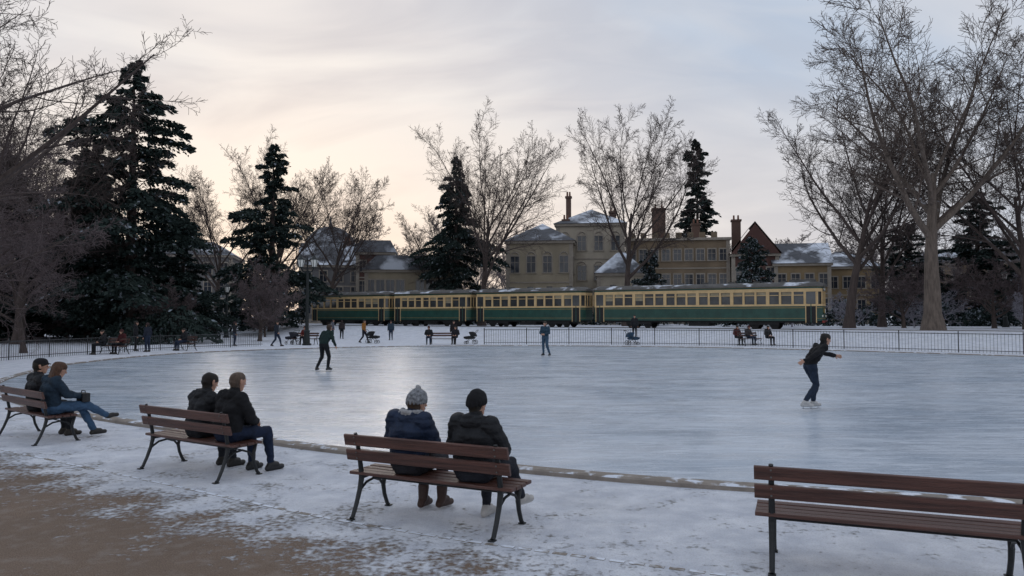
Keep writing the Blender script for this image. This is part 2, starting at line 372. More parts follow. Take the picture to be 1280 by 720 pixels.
for i,(x,y,j,t) in enumerate(fsit):
    make_person('seated_person',(x,y,terr(x,y)),180+math.degrees(math.atan2(-x,y))*-1+ (i*17%30-15),sit(),dict(J=j,T=t,hood=True,hat='beanie' if i%2 else None,C=(.06,.02,.02)),voxel=.016)

# ------------------------------------------------------------ benches
WOOD=pm('bench_wood',(.055,.020,.014),.42,.55,3,.4,10,col2=(.09,.038,.028),stretch=(.6,14,14),spec=.5,det=6); IRON=pm('cast_iron',(.018,.02,.022),.45,.3,12,.15,60,metal=.3,spec=.5); BOLT=pm('bolt',(.2,.2,.2),.4,.1,5,metal=.8)
def bench(org,rotd,length=1.86,z=0):
    mb=MB(); h=length/2
    def board(yc,zc,w,t,tilt,mat=WOOD):
        Mx=Matrix.Translation((0,yc,zc))@Matrix.Rotation(tilt,4,'X')
        mb.bbox(-h,h,-t/2,t/2,-w/2,w/2,mat,Mx)
    board(-.312,.79,.115,.032,R(14)); board(-.272,.635,.115,.032,R(14))
    for i,yc in enumerate((-.19,-.075,.04,.155)):
        Mx=Matrix.Translation((0,yc,.435+(.004 if i in (0,3) else 0)))
        mb.bbox(-h,h,-.048,.048,-.016,.016,WOOD,Mx)
    for s in (-1,1):
        x=s*(h-.13)
        mb.tube([(x,-.315,.86),(x,-.285,.78),(x,-.245,.62),(x,-.215,.47),(x,-.21,.38),(x,-.235,.28),(x,-.29,.14),(x,-.345,.03),(x,-.37,.012)],
                [.017,.02,.022,.024,.026,.023,.021,.02,.02],IRON,8,flat=1.15)
        mb.tube([(x,.215,.405),(x,.19,.33),(x,.17,.25),(x,.19,.15),(x,.24,.04),(x,.265,.012)],[.02,.022,.022,.02,.02,.02],IRON,8,flat=1.15)
        mb.tube([(x,-.225,.40),(x,-.0,.405),(x,.215,.405)],[.022,.018,.018],IRON,8,flat=1.1)
        mb.tube([(x,-.235,.27),(x,-.12,.335),(x,.0,.35),(x,.11,.31),(x,.175,.235)],.014,IRON,8)
        mb.bbox(x-.03,x+.03,-.41,-.34,0,.014,IRON); mb.bbox(x-.03,x+.03,.235,.30,0,.014,IRON)
        for yy,zz in ((-.333,.79),(-.293,.635)):
            for dz in (-.03,.03): mb.cyl((x,yy-.004+dz*.25*-1,zz+dz),(x,yy-.001+.02,zz+dz),.008,.008,BOLT,8)
    mb.tube([(-h+.13,-.02,.36),(h-.13,-.02,.36)],.009,IRON,6)
    return mb.obj('park_bench',loc=(org[0],org[1],z),rot=R(rotd))
for o,a in (BA,BB,BC): bench(o,a)
bench(*BD,length=2.0)
for x,y,a in ((-21.5,40.0,150),(-19.6,44.3,140),(-5.0,53.5,180),(16.2,50.3,212),(-14.9,53.3,170)):
    bench((x,y),a,1.9,terr(x,y))

def stroller(x,y,rot,col):
    mb=MB(); c=pm('stroller_%.2f'%col[2],col,.8,.2,8); z=terr(x,y)
    for sx in (-.25,.25):
        for yy,r in ((-.3,.15),(.35,.11)):
            ring=[(sx,yy+math.cos(a)*r,r+math.sin(a)*r) for a in [k*math.pi/8 for k in range(17)]]
            mb.tube(ring,.02,IRON,5); mb.cyl((sx,yy-r,r),(sx,yy+r,r),.006,.006,IRON,4); mb.cyl((sx,yy,0.01),(sx,yy,2*r),.006,.006,IRON,4)
        mb.tube([(sx,.35,.11),(sx,-.1,.55),(sx,-.5,1.02)],.015,IRON,6); mb.tube([(sx,-.3,.15),(sx,.05,.5)],.015,IRON,6)
    mb.tube([(-.25,-.5,1.02),(.25,-.5,1.02)],.02,IRON,6)
    prof=[(-.3,.5),(-.25,.38),(.3,.35),(.5,.42),(.5,.55),(.1,.6)]
    n=len(prof); vs=[(-.22,a,b) for a,b in prof]+[(.22,a,b) for a,b in prof]
    mb.add(vs,[(i,(i+1)%n,(i+1)%n+n,i+n) for i in range(n)]+[tuple(range(n))[::-1],tuple(range(n,2*n))],c)
    hood=[(-.05+.36*math.cos(a),.55+.36*math.sin(a)) for a in [R(60+k*15) for k in range(9)]]+[(-.05,.55)]
    n=len(hood); vs=[(-.23,a,b) for a,b in hood]+[(.23,a,b) for a,b in hood]
    mb.add(vs,[(i,(i+1)%n,(i+1)%n+n,i+n) for i in range(n)]+[tuple(range(n))[::-1],tuple(range(n,2*n))],c)
    mb.obj('baby_stroller',loc=(x,y,z),rot=R(rot))
stroller(-10.5,55.8,-100,(.012,.012,.014)); stroller(8.5,52.5,-80,(.02,.05,.09)); stroller(-15.9,53.6,60,(.02,.02,.03)); stroller(-3.0,54.2,80,(.02,.02,.02))

# ------------------------------------------------------------ rink
def catmull(pts,closed=True,n=12):
    out=[]; N=len(pts)
    for i in range(N if closed else N-1):
        g=lambda k: pts[k%N] if closed else pts[min(max(k,0),N-1)]
        p0,p1,p2,p3=[np.array(g(i+k),float) for k in (-1,0,1,2)]
        for j in range(n):
            t=j/n; out.append(.5*((2*p1)+(-p0+p2)*t+(2*p0-5*p1+4*p2-p3)*t*t+(-p0+3*p1-3*p2+p3)*t**3))
    if not closed: out.append(np.array(pts[-1],float))
    return np.array(out)
RK=[(-11.3,17.4),(-14.6,21),(-17.0,26),(-18.5,32),(-17.2,41),(-8.6,48.6),(2.7,50),(13,47),(23,39.5),(30,30),(31,19),(24,10.5),(14,7.9),(7,7.9),(2.93,8.9),(.63,9.75),(-2.4,11.25),(-4.6,12.6),(-8.0,14.8)]
rc=catmull(RK)
def offs(c,d):
    t=np.roll(c,-1,0)-np.roll(c,1,0); t/=np.linalg.norm(t,axis=1)[:,None]
    return c+np.stack([-t[:,1],t[:,0]],1)*d
area=sum(rc[i][0]*rc[(i+1)%len(rc)][1]-rc[(i+1)%len(rc)][0]*rc[i][1] for i in range(len(rc)))
sg=1 if area<0 else -1
def out(c,d): return offs(c,sg*d)
n=len(rc)
mi=bpy.data.materials.new('ice'); mi.use_nodes=True; nt=mi.node_tree; b=nt.nodes['Principled BSDF']; L=nt.links.new
tc=nd(nt,'ShaderNodeTexCoord')
def noi(scale,stretch=(1,1,1),rot=0,detail=5,dist=0,nt=nt,tc=tc):
    mp=nd(nt,'ShaderNodeMapping'); mp.inputs['Scale'].default_value=stretch; mp.inputs['Rotation'].default_value=(0,0,rot)
    nt.links.new(tc.outputs['Object'],mp.inputs[0]); q=nd(nt,'ShaderNodeTexNoise'); q.inputs['Scale'].default_value=scale; q.inputs['Detail'].default_value=detail
    q.inputs['Distortion'].default_value=dist; q.inputs['Roughness'].default_value=.6
    nt.links.new(mp.outputs[0],q.inputs['Vector']); return q.outputs[0]
def mrange(x,a,b_,c=0,d=1,nt=nt):
    m=nd(nt,'ShaderNodeMapRange'); nt.links.new(x,m.inputs[0])
    for i,v in zip((1,2,3,4),(a,b_,c,d)): m.inputs[i].default_value=v
    return m.outputs[0]
def mth(op,x,y,nt=nt):
    m=nd(nt,'ShaderNodeMath',operation=op)
    for i,v in enumerate((x,y)):
        if isinstance(v,(int,float)): m.inputs[i].default_value=v
        else: nt.links.new(v,m.inputs[i])
    return m.outputs[0]
def mixc(f,a,b_,nt=nt):
    m=nd(nt,'ShaderNodeMix',data_type='RGBA')
    if isinstance(f,(int,float)): m.inputs[0].default_value=f
    else: nt.links.new(f,m.inputs[0])
    for i,v in ((6,a),(7,b_)):
        if isinstance(v,tuple): m.inputs[i].default_value=(*v,1)
        else: nt.links.new(v,m.inputs[i])
    return m.outputs[2]
big=mrange(noi(.20,(1,1.8,1),.3,5,1.0),.38,.62)
st1=mrange(noi(.9,(1,7,1),-.25,5,1.2),.50,.75); st2=mrange(noi(.8,(1,9,1),.7,5,1.5),.53,.78)
fine=mrange(noi(3,(1,26,1),.2,4,2.0),.60,.70); fine2=mrange(noi(3,(26,1,1),.5,4,2.0),.61,.71); fine3=mrange(noi(2.2,(1,30,1),1.1,4,3.0),.61,.71)
col=mixc(big,(.36,.43,.52),(.52,.58,.66))
w=mth('MAXIMUM',mth('MAXIMUM',st1,st2),mth('MAXIMUM',mth('MAXIMUM',fine,fine3),fine2))
col=mixc(mth('MULTIPLY',w,.7),col,(.74,.79,.86)); L(col,b.inputs['Base Color'])
rg=mrange(noi(.5,(1,3,1),.1,4,.8),.3,.7,.14,.32); rg=mth('ADD',rg,mth('MULTIPLY',w,.25)); L(rg,b.inputs['Roughness'])
b.inputs['IOR'].default_value=1.31; b.inputs['Specular IOR Level'].default_value=.65
bp=nd(nt,'ShaderNodeBump'); bp.inputs['Strength'].default_value=.2; bp.inputs['Distance'].default_value=.01
L(w,bp.inputs['Height']); L(bp.outputs[0],b.inputs['Normal'])
mb=MB(); mb.add([(x,y,.02) for x,y in out(rc,.02)],[tuple(range(n)) if area>0 else tuple(range(n))[::-1]],mi)
mb.obj('ice_rink')
stone=pm('rim_stone',(.25,.215,.185),.8,.25,3,.4,30,snow=.40,snowscale=5)
mb=MB(); prof=[(0,.0),(0,.05),(.03,.07),(.20,.07),(.23,.05),(.23,-.02)]
rings=[out(rc,d) for d,z in prof]
vs=[(rings[k][i][0],rings[k][i][1],prof[k][1]) for k in range(6) for i in range(n)]
fs=[(k*n+i,k*n+(i+1)%n,(k+1)*n+(i+1)%n,(k+1)*n+i) for k in range(5) for i in range(n)]
if area<0: fs=[f[::-1] for f in fs]
mb.add(vs,fs,stone); mb.obj('rink_kerb')

# ------------------------------------------------------------ ground
mg=bpy.data.materials.new('snowy_ground'); mg.use_nodes=True; nt2=mg.node_tree; b=nt2.nodes['Principled BSDF']; L=nt2.links.new
tc2=nd(nt2,'ShaderNodeTexCoord'); sx=nd(nt2,'ShaderNodeSeparateXYZ'); L(tc2.outputs['Object'],sx.inputs[0])
N=lambda *a,**k: noi(*a,nt=nt2,tc=tc2,**k); MR=lambda *a: mrange(*a,nt=nt2); MT=lambda *a: mth(*a,nt=nt2); MX=lambda *a: mixc(*a,nt=nt2)
s=MT('ADD',MT('MULTIPLY',sx.outputs[0],.54),MT('MULTIPLY',sx.outputs[1],.84))
s=MT('ADD',s,MT('MULTIPLY',MT('SUBTRACT',N(.9,(1,1,1),0,detail=4),.5),1.6))
cr=nd(nt2,'ShaderNodeValToRGB'); L(MT('DIVIDE',s,20),cr.inputs[0]); e=cr.color_ramp.elements
e[0].position=0; e[0].color=(0,0,0,1); e[1].position=1; e[1].color=(.95,)*3+(1,)
for p_,c_ in ((3.4/20,.04),(4.3/20,.32),(5.0/20,.58),(5.6/20,.78),(7.6/20,.86),(10/20,.90)):
    q=e.new(p_); q.color=(c_,c_,c_,1)
na=MR(MT('ADD',MT('MULTIPLY',N(1.6,(1,1,1),0,detail=8),.5),MT('MULTIPLY',N(15,(1,1,1),0,detail=5),.5)),.33,.67)
mask=MR(MT('SUBTRACT',MT('ADD',na,cr.outputs[0]),1.0),-.16,.14)
grit=N(90,(1,1,1),0,detail=3)
gravel=MX(MR(grit,.3,.7),(.13,.088,.064),(.36,.265,.20))
gravel=MX(MR(N(.7,(1,1,1),0,detail=5),.35,.65),gravel,MX(.5,gravel,(.17,.125,.095)))
gravel=MX(MT('MULTIPLY',MR(N(5,(1,1,1),0,detail=6),.50,.72),.5),gravel,(.36,.32,.29))
pave=MX(MR(N(30,(1,1,1),0,detail=4),.3,.7),(.16,.145,.12),(.32,.29,.25))
under=MX(MR(s,4.8,5.6),gravel,pave)
snow=MX(MR(N(2.5,(1,1,1),0,detail=7),.35,.68),(.64,.67,.75),(.90,.92,.98))
snow=MX(MT('MULTIPLY',MR(N(60,(1,1,1),0,detail=3),.52,.72),.5),snow,(.40,.37,.35))
snow=MX(MT('MULTIPLY',MR(N(.35,(1,1,1),0,detail=5),.5,.7),.35),snow,(.55,.54,.54))
L(MX(mask,under,snow),b.inputs['Base Color']); b.inputs['Roughness'].default_value=.8; b.inputs['Specular IOR Level'].default_value=.25
vo=nd(nt2,'ShaderNodeTexVoronoi'); vo.inputs['Scale'].default_value=3.2; L(tc2.outputs['Object'],vo.inputs['Vector'])
foot=MR(vo.outputs[0],.05,.3)
bp=nd(nt2,'ShaderNodeBump'); bp.inputs['Strength'].default_value=1.0; bp.inputs['Distance'].default_value=.06
hgt=MT('ADD',MT('ADD',MT('MULTIPLY',mask,.5),MT('MULTIPLY',grit,.35)),MT('ADD',MT('MULTIPLY',N(7,(1,1,1),0,detail=5),.9),MT('MULTIPLY',foot,.4)))
L(hgt,bp.inputs['Height']); L(bp.outputs[0],b.inputs['Normal'])
xs=np.concatenate([[-900,-500,-300,-200,-140],np.arange(-100,101,2.5),[140,200,300,500,900]]); ys=np.concatenate([[-300,-100,-40],np.arange(-20,131,2.5),[170,240,400,700,1200]])
mb=MB(); vs=[(x,y,terr(x,y)) for y in ys for x in xs]; nx=len(xs)
fs=[(j*nx+i,j*nx+i+1,(j+1)*nx+i+1,(j+1)*nx+i) for j in range(len(ys)-1) for i in range(nx-1)]
mb.add(vs,fs,mg); mb.obj('ground',smooth=True)
ed=catmull([(-16,16.6),(-7.95,11.5),(-4.3,9.15),(-1.6,7.43),(.8,6.3),(3.5,5.3),(8,4.2)],False,16)
t=np.gradient(ed,axis=0); t/=np.linalg.norm(t,axis=1)[:,None]; nn=np.stack([-t[:,1],t[:,0]],1)
mb=MB(); m_=len(ed); es=pm('edging_stone',(.24,.21,.18),.85,.3,3,.5,25,snow=.66,snowscale=4)
for k in range(0,m_-1):
    a0,a1=ed[k]+t[k]*.02,ed[k+1]-t[k]*.02; w0,w1=nn[k]*.026,nn[k+1]*.026
    q=[a0-w0,a1-w1,a1+w1,a0+w0]; mb.prism([tuple(z) for z in q],-.02,.005,es)
mb.obj('path_edging')

# ------------------------------------------------------------ fences
FM=pm('fence_iron',(.03,.032,.035),.5,.2,6)
def fence(pts,name='iron_fence',h=1.05,step=.14):
    c=catmull(pts,False,14); seg=np.linalg.norm(np.diff(c,axis=0),axis=1); cum=np.concatenate([[0],np.cumsum(seg)]); T=cum[-1]
    P=lambda d:(np.interp(d,cum,c[:,0]),np.interp(d,cum,c[:,1]))
    mb=MB()
    for zz,r in ((h-.04,.02),(.14,.018)):
        k=int(T/.8); mb.tube([(P(T*i/k)[0],P(T*i/k)[1],terr(*P(T*i/k))+zz) for i in range(k+1)],r,FM,4)
    for i in range(int(T/step)):
        x,y=P(i*step); z=terr(x,y); big=(i%18==0)
        r=.032 if big else .0105
        mb.tube([(x,y,z),(x,y,z+(h+.1 if big else h))],r,FM,4)
    mb.obj(name)
fence([(-24,27),(-23.5,34),(-22.5,40),(-20.2,46),(-17,50.5)],h=.9)
fence([(-2,53.4),(5,53.4),(13,50.6),(20,46),(27,39.8),(33.5,32),(36,22)],h=1.1,step=.17)

# ------------------------------------------------------------ tram
G=pm('tram_green',(.018,.066,.050),.35,.25,1.5,spec=.5); CR=pm('tram_cream',(.60,.42,.21),.5,.15,2); GL=pm('tram_glass',(.055,.058,.06),.08,.4,.8,spec=.8)
GO=pm('gold_line',(.42,.29,.10),.4,.1,3); RF=pm('tram_roof',(.11,.105,.10),.8,.3,1.2,.2,10,snow=.32,snowscale=.8); BK=pm('underframe',(.015,.015,.015),.7,.3,5)
LT=pm('lamp_lens',(.7,.68,.6),.2,.1,3); RED=pm('tram_red',(.25,.03,.02),.5,.1,3); PALE=pm('interior_blind',(.30,.26,.18),.8,.3,1)
def fp(L_,w,e=.0):
    h=L_/2-e; return [(-h,-w+.45),(-h+.3,-w),(h-.3,-w),(h,-w+.45),(h,w-.45),(h-.3,w),(-h+.3,w),(-h,w-.45)]
RP=Vector((25.3,60,.95)); trot=math.atan2(-30,48.9)
tram=empty('vintage_tram',tuple(RP),trot); tram.scale=(1,1,1.12)
def car(name,x1,x0,front=False):
    Lc=x1-x0; M=Matrix.Translation(((x0+x1)/2,0,0)); W=1.22; h=Lc/2; mb=MB()
    mb.prism(fp(Lc,W),.62,1.70,G,M)
    mb.prism(fp(Lc,W+.012,-.012),1.56,1.59,GO,M); mb.prism(fp(Lc,W+.012,-.012),.80,.82,GO,M)
    mb.prism(fp(Lc,W-.09,.09),1.70,2.96,GL,M)
    mb.prism(fp(Lc,W+.02,-.02),1.70,1.84,CR,M); mb.prism(fp(Lc,W,.0),2.74,3.12,CR,M)
    mb.prism(fp(Lc,W+.01,-.01),2.98,3.10,G,M)
    pitch=.98; k=max(4,int((Lc-2.4)/pitch)); pt=(Lc-2.4)/k
    for i in range(k+1):
        x=-h+1.2+i*pt; wd=.17 if i%3 else .27
        for sy in (-1,1): mb.box(x-wd/2,x+wd/2,sy*W-.1 if sy>0 else -W,sy*W if sy>0 else -W+.1,1.84,2.74,CR,M)
        if i<k:
            for sy in (-1,1):
                mb.box(x+wd/2,x+pt-wd/2,sy*(W-.03)-.02,sy*(W-.03)+.02,2.47,2.52,CR,M)
                if random.random()<.4: mb.box(x+.14,x+pt-.14,sy*(W-.1)-.02,sy*(W-.1)+.02,2.2 if random.random()<.3 else 2.52,2.73,PALE,M)
    for i in range(k+1):
        x=-h+1.2+i*pt
        for sy in (-1,1): mb.box(x-.02,x+.02,sy*W-.012,sy*W+.012,.86,1.54,G,M)
    for sx in (-1,1):
        xx=sx*(h-.78)
        for sy in (-1,1):
            mb.box(xx-.36,xx+.36,sy*(W+.004)-.02,sy*(W+.004)+.02,.50,1.69,BK,M)
            mb.box(xx-.36,xx+.36,sy*(W+.0)-.035,sy*(W)+.015,1.86,2.72,GL,M)
            for q in (-.40,.40,0): mb.box(xx+q-.035,xx+q+.035,sy*W-.03,sy*W+.03,.5,2.73,CR if q else G,M)
            mb.box(xx-.4,xx+.4,sy*(W+.1)-.14,sy*(W+.1)+.14,.38,.43,BK,M)
        for yy in (-.77,-.28,.28,.77):
            mb.box(sx*h-.06,sx*h+.004,yy-.05,yy+.05,1.84,2.74,CR,M)
        for yy in (-1,1): mb.tube([(sx*(h-.3),yy*(W-.02),1.84),(sx*(h-.3),yy*(W-.02),2.74)],.06,CR,6,M)
    pr=[(-1.36,3.12),(-1.36,3.17),(-1.18,3.30),(-.78,3.42),(-.3,3.48),(.3,3.48),(.78,3.42),(1.18,3.30),(1.36,3.17),(1.36,3.12)]
    n=len(pr); ends=[(-h-.12,.75),(-h+.4,1),(h-.4,1),(h+.12,.75)]
    vs=[(x,a*s_,3.12+(b_-3.12)*(.6 if s_<1 else 1)) for x,s_ in ends for a,b_ in pr]
    fs=[(q*n+i,q*n+(i+1)%n,(q+1)*n+(i+1)%n,(q+1)*n+i) for q in range(3) for i in range(n)]+[tuple(range(n)),tuple(range(3*n,4*n))[::-1]]
    mb.add(vs,fs,RF,M)
    for q in range(int(Lc/2.2)):
        x=-h+1.6+q*2.2; mb.box(x-.2,x+.2,-.25,.25,3.47,3.60,RF,M)
    mb.box(-h+.25,h-.25,-1.0,1.0,.48,.62,BK,M)
    bog=[-h*.55,h*.55]
    for bx in bog:
        for dx in (-.8,.8):
            for sy in (-1,1):
                mb.cyl((bx+dx,sy*.72,.38),(bx+dx,sy*.82,.38),.38,.38,BK,18,M)
            mb.cyl((bx+dx,-.7,.38),(bx+dx,.7,.38),.06,.06,BK,8,M)
        for sy in (-1,1): mb.box(bx-1.2,bx+1.2,sy*.95-.06,sy*.95+.06,.32,.5,BK,M)
    mb.box(-.9,.9,-.95,.95,.2,.46,BK,M)
    mb.box(-h-.3,-h,-.1,.1,.5,.62,BK,M)
    if front:
        mb.cyl((h,0,1.35),(h+.1,0,1.35),.17,.19,GO,16,M); mb.cyl((h+.1,0,1.35),(h+.12,0,1.35),.16,.14,LT,16,M)
        mb.box(h-.02,h+.06,-.5,.5,2.78,3.06,BK,M); mb.box(h+.06,h+.07,-.42,.42,2.83,3.01,LT,M)
        mb.box(h,h+.1,-.9,.9,.5,.66,RED,M); mb.box(h,h+.22,-.09,.09,.5,.6,BK,M)
        for yy in (-.75,.75): mb.cyl((h-.02,yy,.98),(h+.06,yy,.98),.08,.08,LT,12,M)
        mb.box(h-2.6,h-.6,-.3,.3,3.48,3.66,RF,M)
    mb.obj(name,parent=tram)
TL=57.4
car('motor_car',0,-.350*TL,True); car('trailer_car_b',-.366*TL,-.584*TL); car('trailer_car_c',-.596*TL,-.776*TL); car('trailer_car_d',-.790*TL,-1.0*TL)
mb=MB(); RS=pm('rail_steel',(.12,.10,.09),.4,.3,3,metal=.6)
for sy in (-.72,.72): mb.box(-75,30,sy-.03,sy+.03,-.01,.03,RS)
mb.obj('tram_track',loc=tuple(RP),rot=trot)
def street_lamp(x,y,H=6.6,dbl=True):
    z=terr(x,y); mb=MB(); g=pm('lamp_green',(.010,.014,.014),.5,.2,6); gl=pm('lamp_glass',(.75,.75,.70),.3,.05,3)
    mb.tube([(0,0,0),(0,0,.12),(0,0,.14),(0,0,.9),(0,0,1.0),(0,0,1.1),(0,0,H*.8),(0,0,H*.82)],[.32,.32,.23,.2,.24,.13,.10,.14],g,12)
    xs_=(-.46,.46) if dbl else (0,)
    if dbl: mb.tube([(-.46,0,H*.86),(-.32,0,H*.81),(0,0,H*.80),(.32,0,H*.81),(.46,0,H*.86)],.05,g,8); mb.tube([(0,0,H*.8),(0,0,H*.95),(0,0,H*.99)],[.07,.04,.01],g,8)
    for q in xs_:
        mb.tube([(q,0,H*.85),(q,0,H*.86)],[.14,.16],g,6); mb.tube([(q,0,H*.86),(q,0,H*.86+.5)],[.15,.27],gl,6)
        mb.tube([(q,0,H*.86+.5),(q,0,H*.86+.54),(q,0,H*.86+.72),(q,0,H*.86+.86)],[.32,.31,.12,.02],g,6)
        for k in range(6):
            a=2*math.pi*(k+.5)/6; mb.tube([(q+.15*math.cos(a),.15*math.sin(a),H*.86),(q+.275*math.cos(a),.275*math.sin(a),H*.86+.5)],.018,g,4)
    mb.obj('street_lamp',loc=(x,y,z))
street_lamp(-14.4,52.0,6.4); street_lamp(-27,70,5.0,False); street_lamp(48,72,5.5,False)

# ------------------------------------------------------------ buildings
WG=pm('window_glass',(.03,.035,.045),.1,.4,.4,spec=.8); TR=pm('stone_trim',(.31,.27,.225),.8,.15,2)
SL=pm('slate_roof',(.085,.088,.10),.7,.3,1.5,.3,8,snow=.46,snowscale=.25); TILE=pm('tile_roof',(.10,.05,.042),.8,.3,1.5,.3,8,snow=.38,snowscale=.3)
def wallm(n,c): return pm('wall_'+n,c,.9,.22,.35,.3,5,stretch=(1,1,.6))
def building(name,x,y,rotd,w,d,h,wm,roof='hip',rh=3,rows=2,cols=5,ww=1.1,wh=1.7,rm=None,chim=(),arch=False,base=.95,z0=1.2,door=True,parap=False):
    e=empty(name,(x,y,base),R(rotd)); rm=rm or SL
    mb=MB(); mb.box(-w/2,w/2,-d/2,d/2,-1,h,wm); mb.box(-w/2-.12,w/2+.12,-d/2-.12,d/2+.12,-1,.7,TR)
    mb.obj('walls',parent=e)
    tr=MB(); tr.box(-w/2-.3,w/2+.3,-d/2-.3,d/2+.3,h,h+.35,TR)
    if rows>1:
        for k in range(1,rows): tr.box(-w/2-.08,w/2+.08,-d/2-.08,-d/2+.0,z0+(h-z0)*k/rows-.5,z0+(h-z0)*k/rows-.32,TR)
    for sx in (-1,1): tr.box(sx*(w/2-.15)-.25,sx*(w/2-.15)+.25,-d/2-.07,-d/2-.003,.7,h-.01,TR)
    if parap:
        for i in range(int(w/1.6)):
            xx=-w/2+.4+i*1.6; tr.box(xx,xx+.8,-d/2-.2,-d/2+.2,h+.35,h+1.1,wm)
    tr.obj('trim',parent=e)
    wi=MB(); fh=(h-z0)/rows
    for face in range(3):
        fw,fd,nc=(w,d,cols) if face==0 else (d,w,max(1,int(cols*d/w)))
        M=Matrix.Rotation([0,R(90),R(-90)][face],4,'Z')
        for r_ in range(rows):
            for c_ in range(nc):
                cx=-fw/2+fw*(c_+.5)/nc; zb=z0+fh*r_+(fh-wh)*.35
                Y=-fd/2
                if door and face==0 and r_==0 and c_==nc//2:
                    wi.box(cx-.8,cx+.8,Y-.10,Y-.002,.0,2.7,TR,M); wi.box(cx-.6,cx+.6,Y-.12,Y-.102,.0,2.4,pm('door',(.06,.035,.02),.6),M); continue
                wi.box(cx-ww/2-.14,cx-ww/2,Y-.09,Y-.002,zb-.12,zb+wh+.16,TR,M); wi.box(cx+ww/2,cx+ww/2+.14,Y-.09,Y-.002,zb-.12,zb+wh+.16,TR,M)
                wi.box(cx-ww/2,cx+ww/2,Y-.1,Y-.002,zb+wh,zb+wh+.18,TR,M); wi.box(cx-ww/2-.2,cx+ww/2+.2,Y-.16,Y-.092,zb-.14,zb-.03,TR,M)
                if arch:
                    pts=[(cx+math.cos(a)*ww/2,Y-.03,zb+wh+math.sin(a)*ww/2) for a in [math.pi*k/8 for k in range(9)]]
                    wi.tube(pts,.1,TR,4,M)
                wi.box(cx-ww/2,cx+ww/2,Y-.03,Y-.003,zb-.03,zb+wh,WG,M)
                wi.box(cx-.03,cx+.03,Y-.055,Y-.031,zb-.03,zb+wh,TR,M); wi.box(cx-ww/2,cx+ww/2,Y-.05,Y-.0315,zb+wh*.6,zb+wh*.6+.05,TR,M)
    wi.obj('windows',parent=e)
    ro=MB(); o=.45; X,Y=w/2+o,d/2+o; H0=h+.352
    if roof=='hip':
        rr=max(0,w/2-d/2); vs=[(-X,-Y,H0),(X,-Y,H0),(X,Y,H0),(-X,Y,H0),(-rr,0,H0+rh),(rr,0,H0+rh)]; fs=[(0,1,5,4),(1,2,5),(2,3,4,5),(3,0,4),(3,2,1,0)]
        ro.add(vs,fs,rm)
    elif roof=='gable':
        ro.add([(-X,-Y,H0),(X,-Y,H0),(X,Y,H0),(-X,Y,H0),(-X,0,H0+rh),(X,0,H0+rh)],[(0,1,5,4),(2,3,4,5),(3,2,1,0)],rm); ro.add([(-X+.4,-Y+.4,H0),(-X+.4,Y-.4,H0),(-X+.4,0,H0+rh-.3),(X-.4,-Y+.4,H0),(X-.4,Y-.4,H0),(X-.4,0,H0+rh-.3)],[(0,1,2),(3,5,4)],wm)
    elif roof=='front':
        ro.add([(-X,-Y,H0),(X,-Y,H0),(X,Y,H0),(-X,Y,H0),(0,-Y,H0+rh),(0,Y,H0+rh)],[(0,4,5,3),(1,2,5,4),(3,2,1,0)],rm); ro.add([(-X+.5,-Y+.3,H0),(X-.5,-Y+.3,H0),(0,-Y+.3,H0+rh-.3)],[(0,1,2)],wm)
        ro.add([(-X+.3,-Y-.06,H0),(X-.3,-Y-.06,H0),(0,-Y-.06,H0+rh-.35)],[(0,1,2)],wm)
        ro.box(-.35,.35,-Y-.1,-Y-.07,H0+.5,H0+min(1.7,rh*.5),WG)
    elif roof=='dome':
        pts=[(0,0,H0+rh*math.sin(a)) for a in [R(k*11) for k in range(9)]]; ro.tube(pts,[max(.2,X*math.cos(R(k*11))) for k in range(9)],rm,20)
        ro.cyl((0,0,H0+rh-.2),(0,0,H0+rh+2),.4,.05,rm,8)
    elif roof=='mansard':
        q=.72; ro.add([(-X,-Y,H0),(X,-Y,H0),(X,Y,H0),(-X,Y,H0),(-X*q,-Y*q,H0+rh),(X*q,-Y*q,H0+rh),(X*q,Y*q,H0+rh),(-X*q,Y*q,H0+rh)],[(0,1,5,4),(1,2,6,5),(2,3,7,6),(3,0,4,7),(4,5,6,7),(3,2,1,0)],rm)
    ro.obj('roof',parent=e)
    if chim:
        c=MB()
        for cx,cy,cw,ch_ in chim:
            c.box(cx-cw/2,cx+cw/2,cy-cw/2,cy+cw/2,h,h+ch_,wallm('chim',(.12,.075,.06))); c.box(cx-cw/2-.12,cx+cw/2+.12,cy-cw/2-.12,cy+cw/2+.12,h+ch_,h+ch_+.25,wallm('chim',(.12,.075,.06)))
            for k in (-1,1): c.cyl((cx+k*cw*.25,cy,h+ch_+.25),(cx+k*cw*.25,cy,h+ch_+.9),.15,.12,wallm('pot',(.2,.10,.07)),8)
        c.obj('chimneys',parent=e)
    return e
CRW=wallm('cream',(.33,.28,.205)); CR2=wallm('pale',(.40,.35,.28)); BRN=wallm('brown',(.20,.15,.10)); GRY=wallm('grey',(.15,.145,.145)); REDB=wallm('redbrick',(.10,.05,.042)); YEL=wallm('yellow',(.25,.18,.10))
building('stone_mansion',11.2,104,-8,9.0,10,13.2,CR2,'hip',2.6,3,4,1.1,1.9,chim=((-3.2,0,.7,4.6),(3,2,1,2.6)),arch=True)
building('stone_mansion',4.2,101,-8,8.6,9,10.6,CRW,'hip',2.8,2,4,1.1,2.1,arch=True,chim=((3.2,0,.9,3.4),))
building('garden_pavilion',14.2,96,-8,6,5,6.2,CR2,'hip',2.8,1,4,1.0,2.3)
building('brick_townhouse',23.6,107,-8,14,9,11.6,BRN,'flat',0,3,9,1.0,1.5,parap=True,chim=((-2.2,1,1.9,5.0),(3,0,1.1,2.6)))
building('gabled_house',33.8,104,-12,6,8,9.2,REDB,'front',4.4,2,3,1.0,1.6,rm=TILE,chim=((-2.0,1,1.2,5.4),))
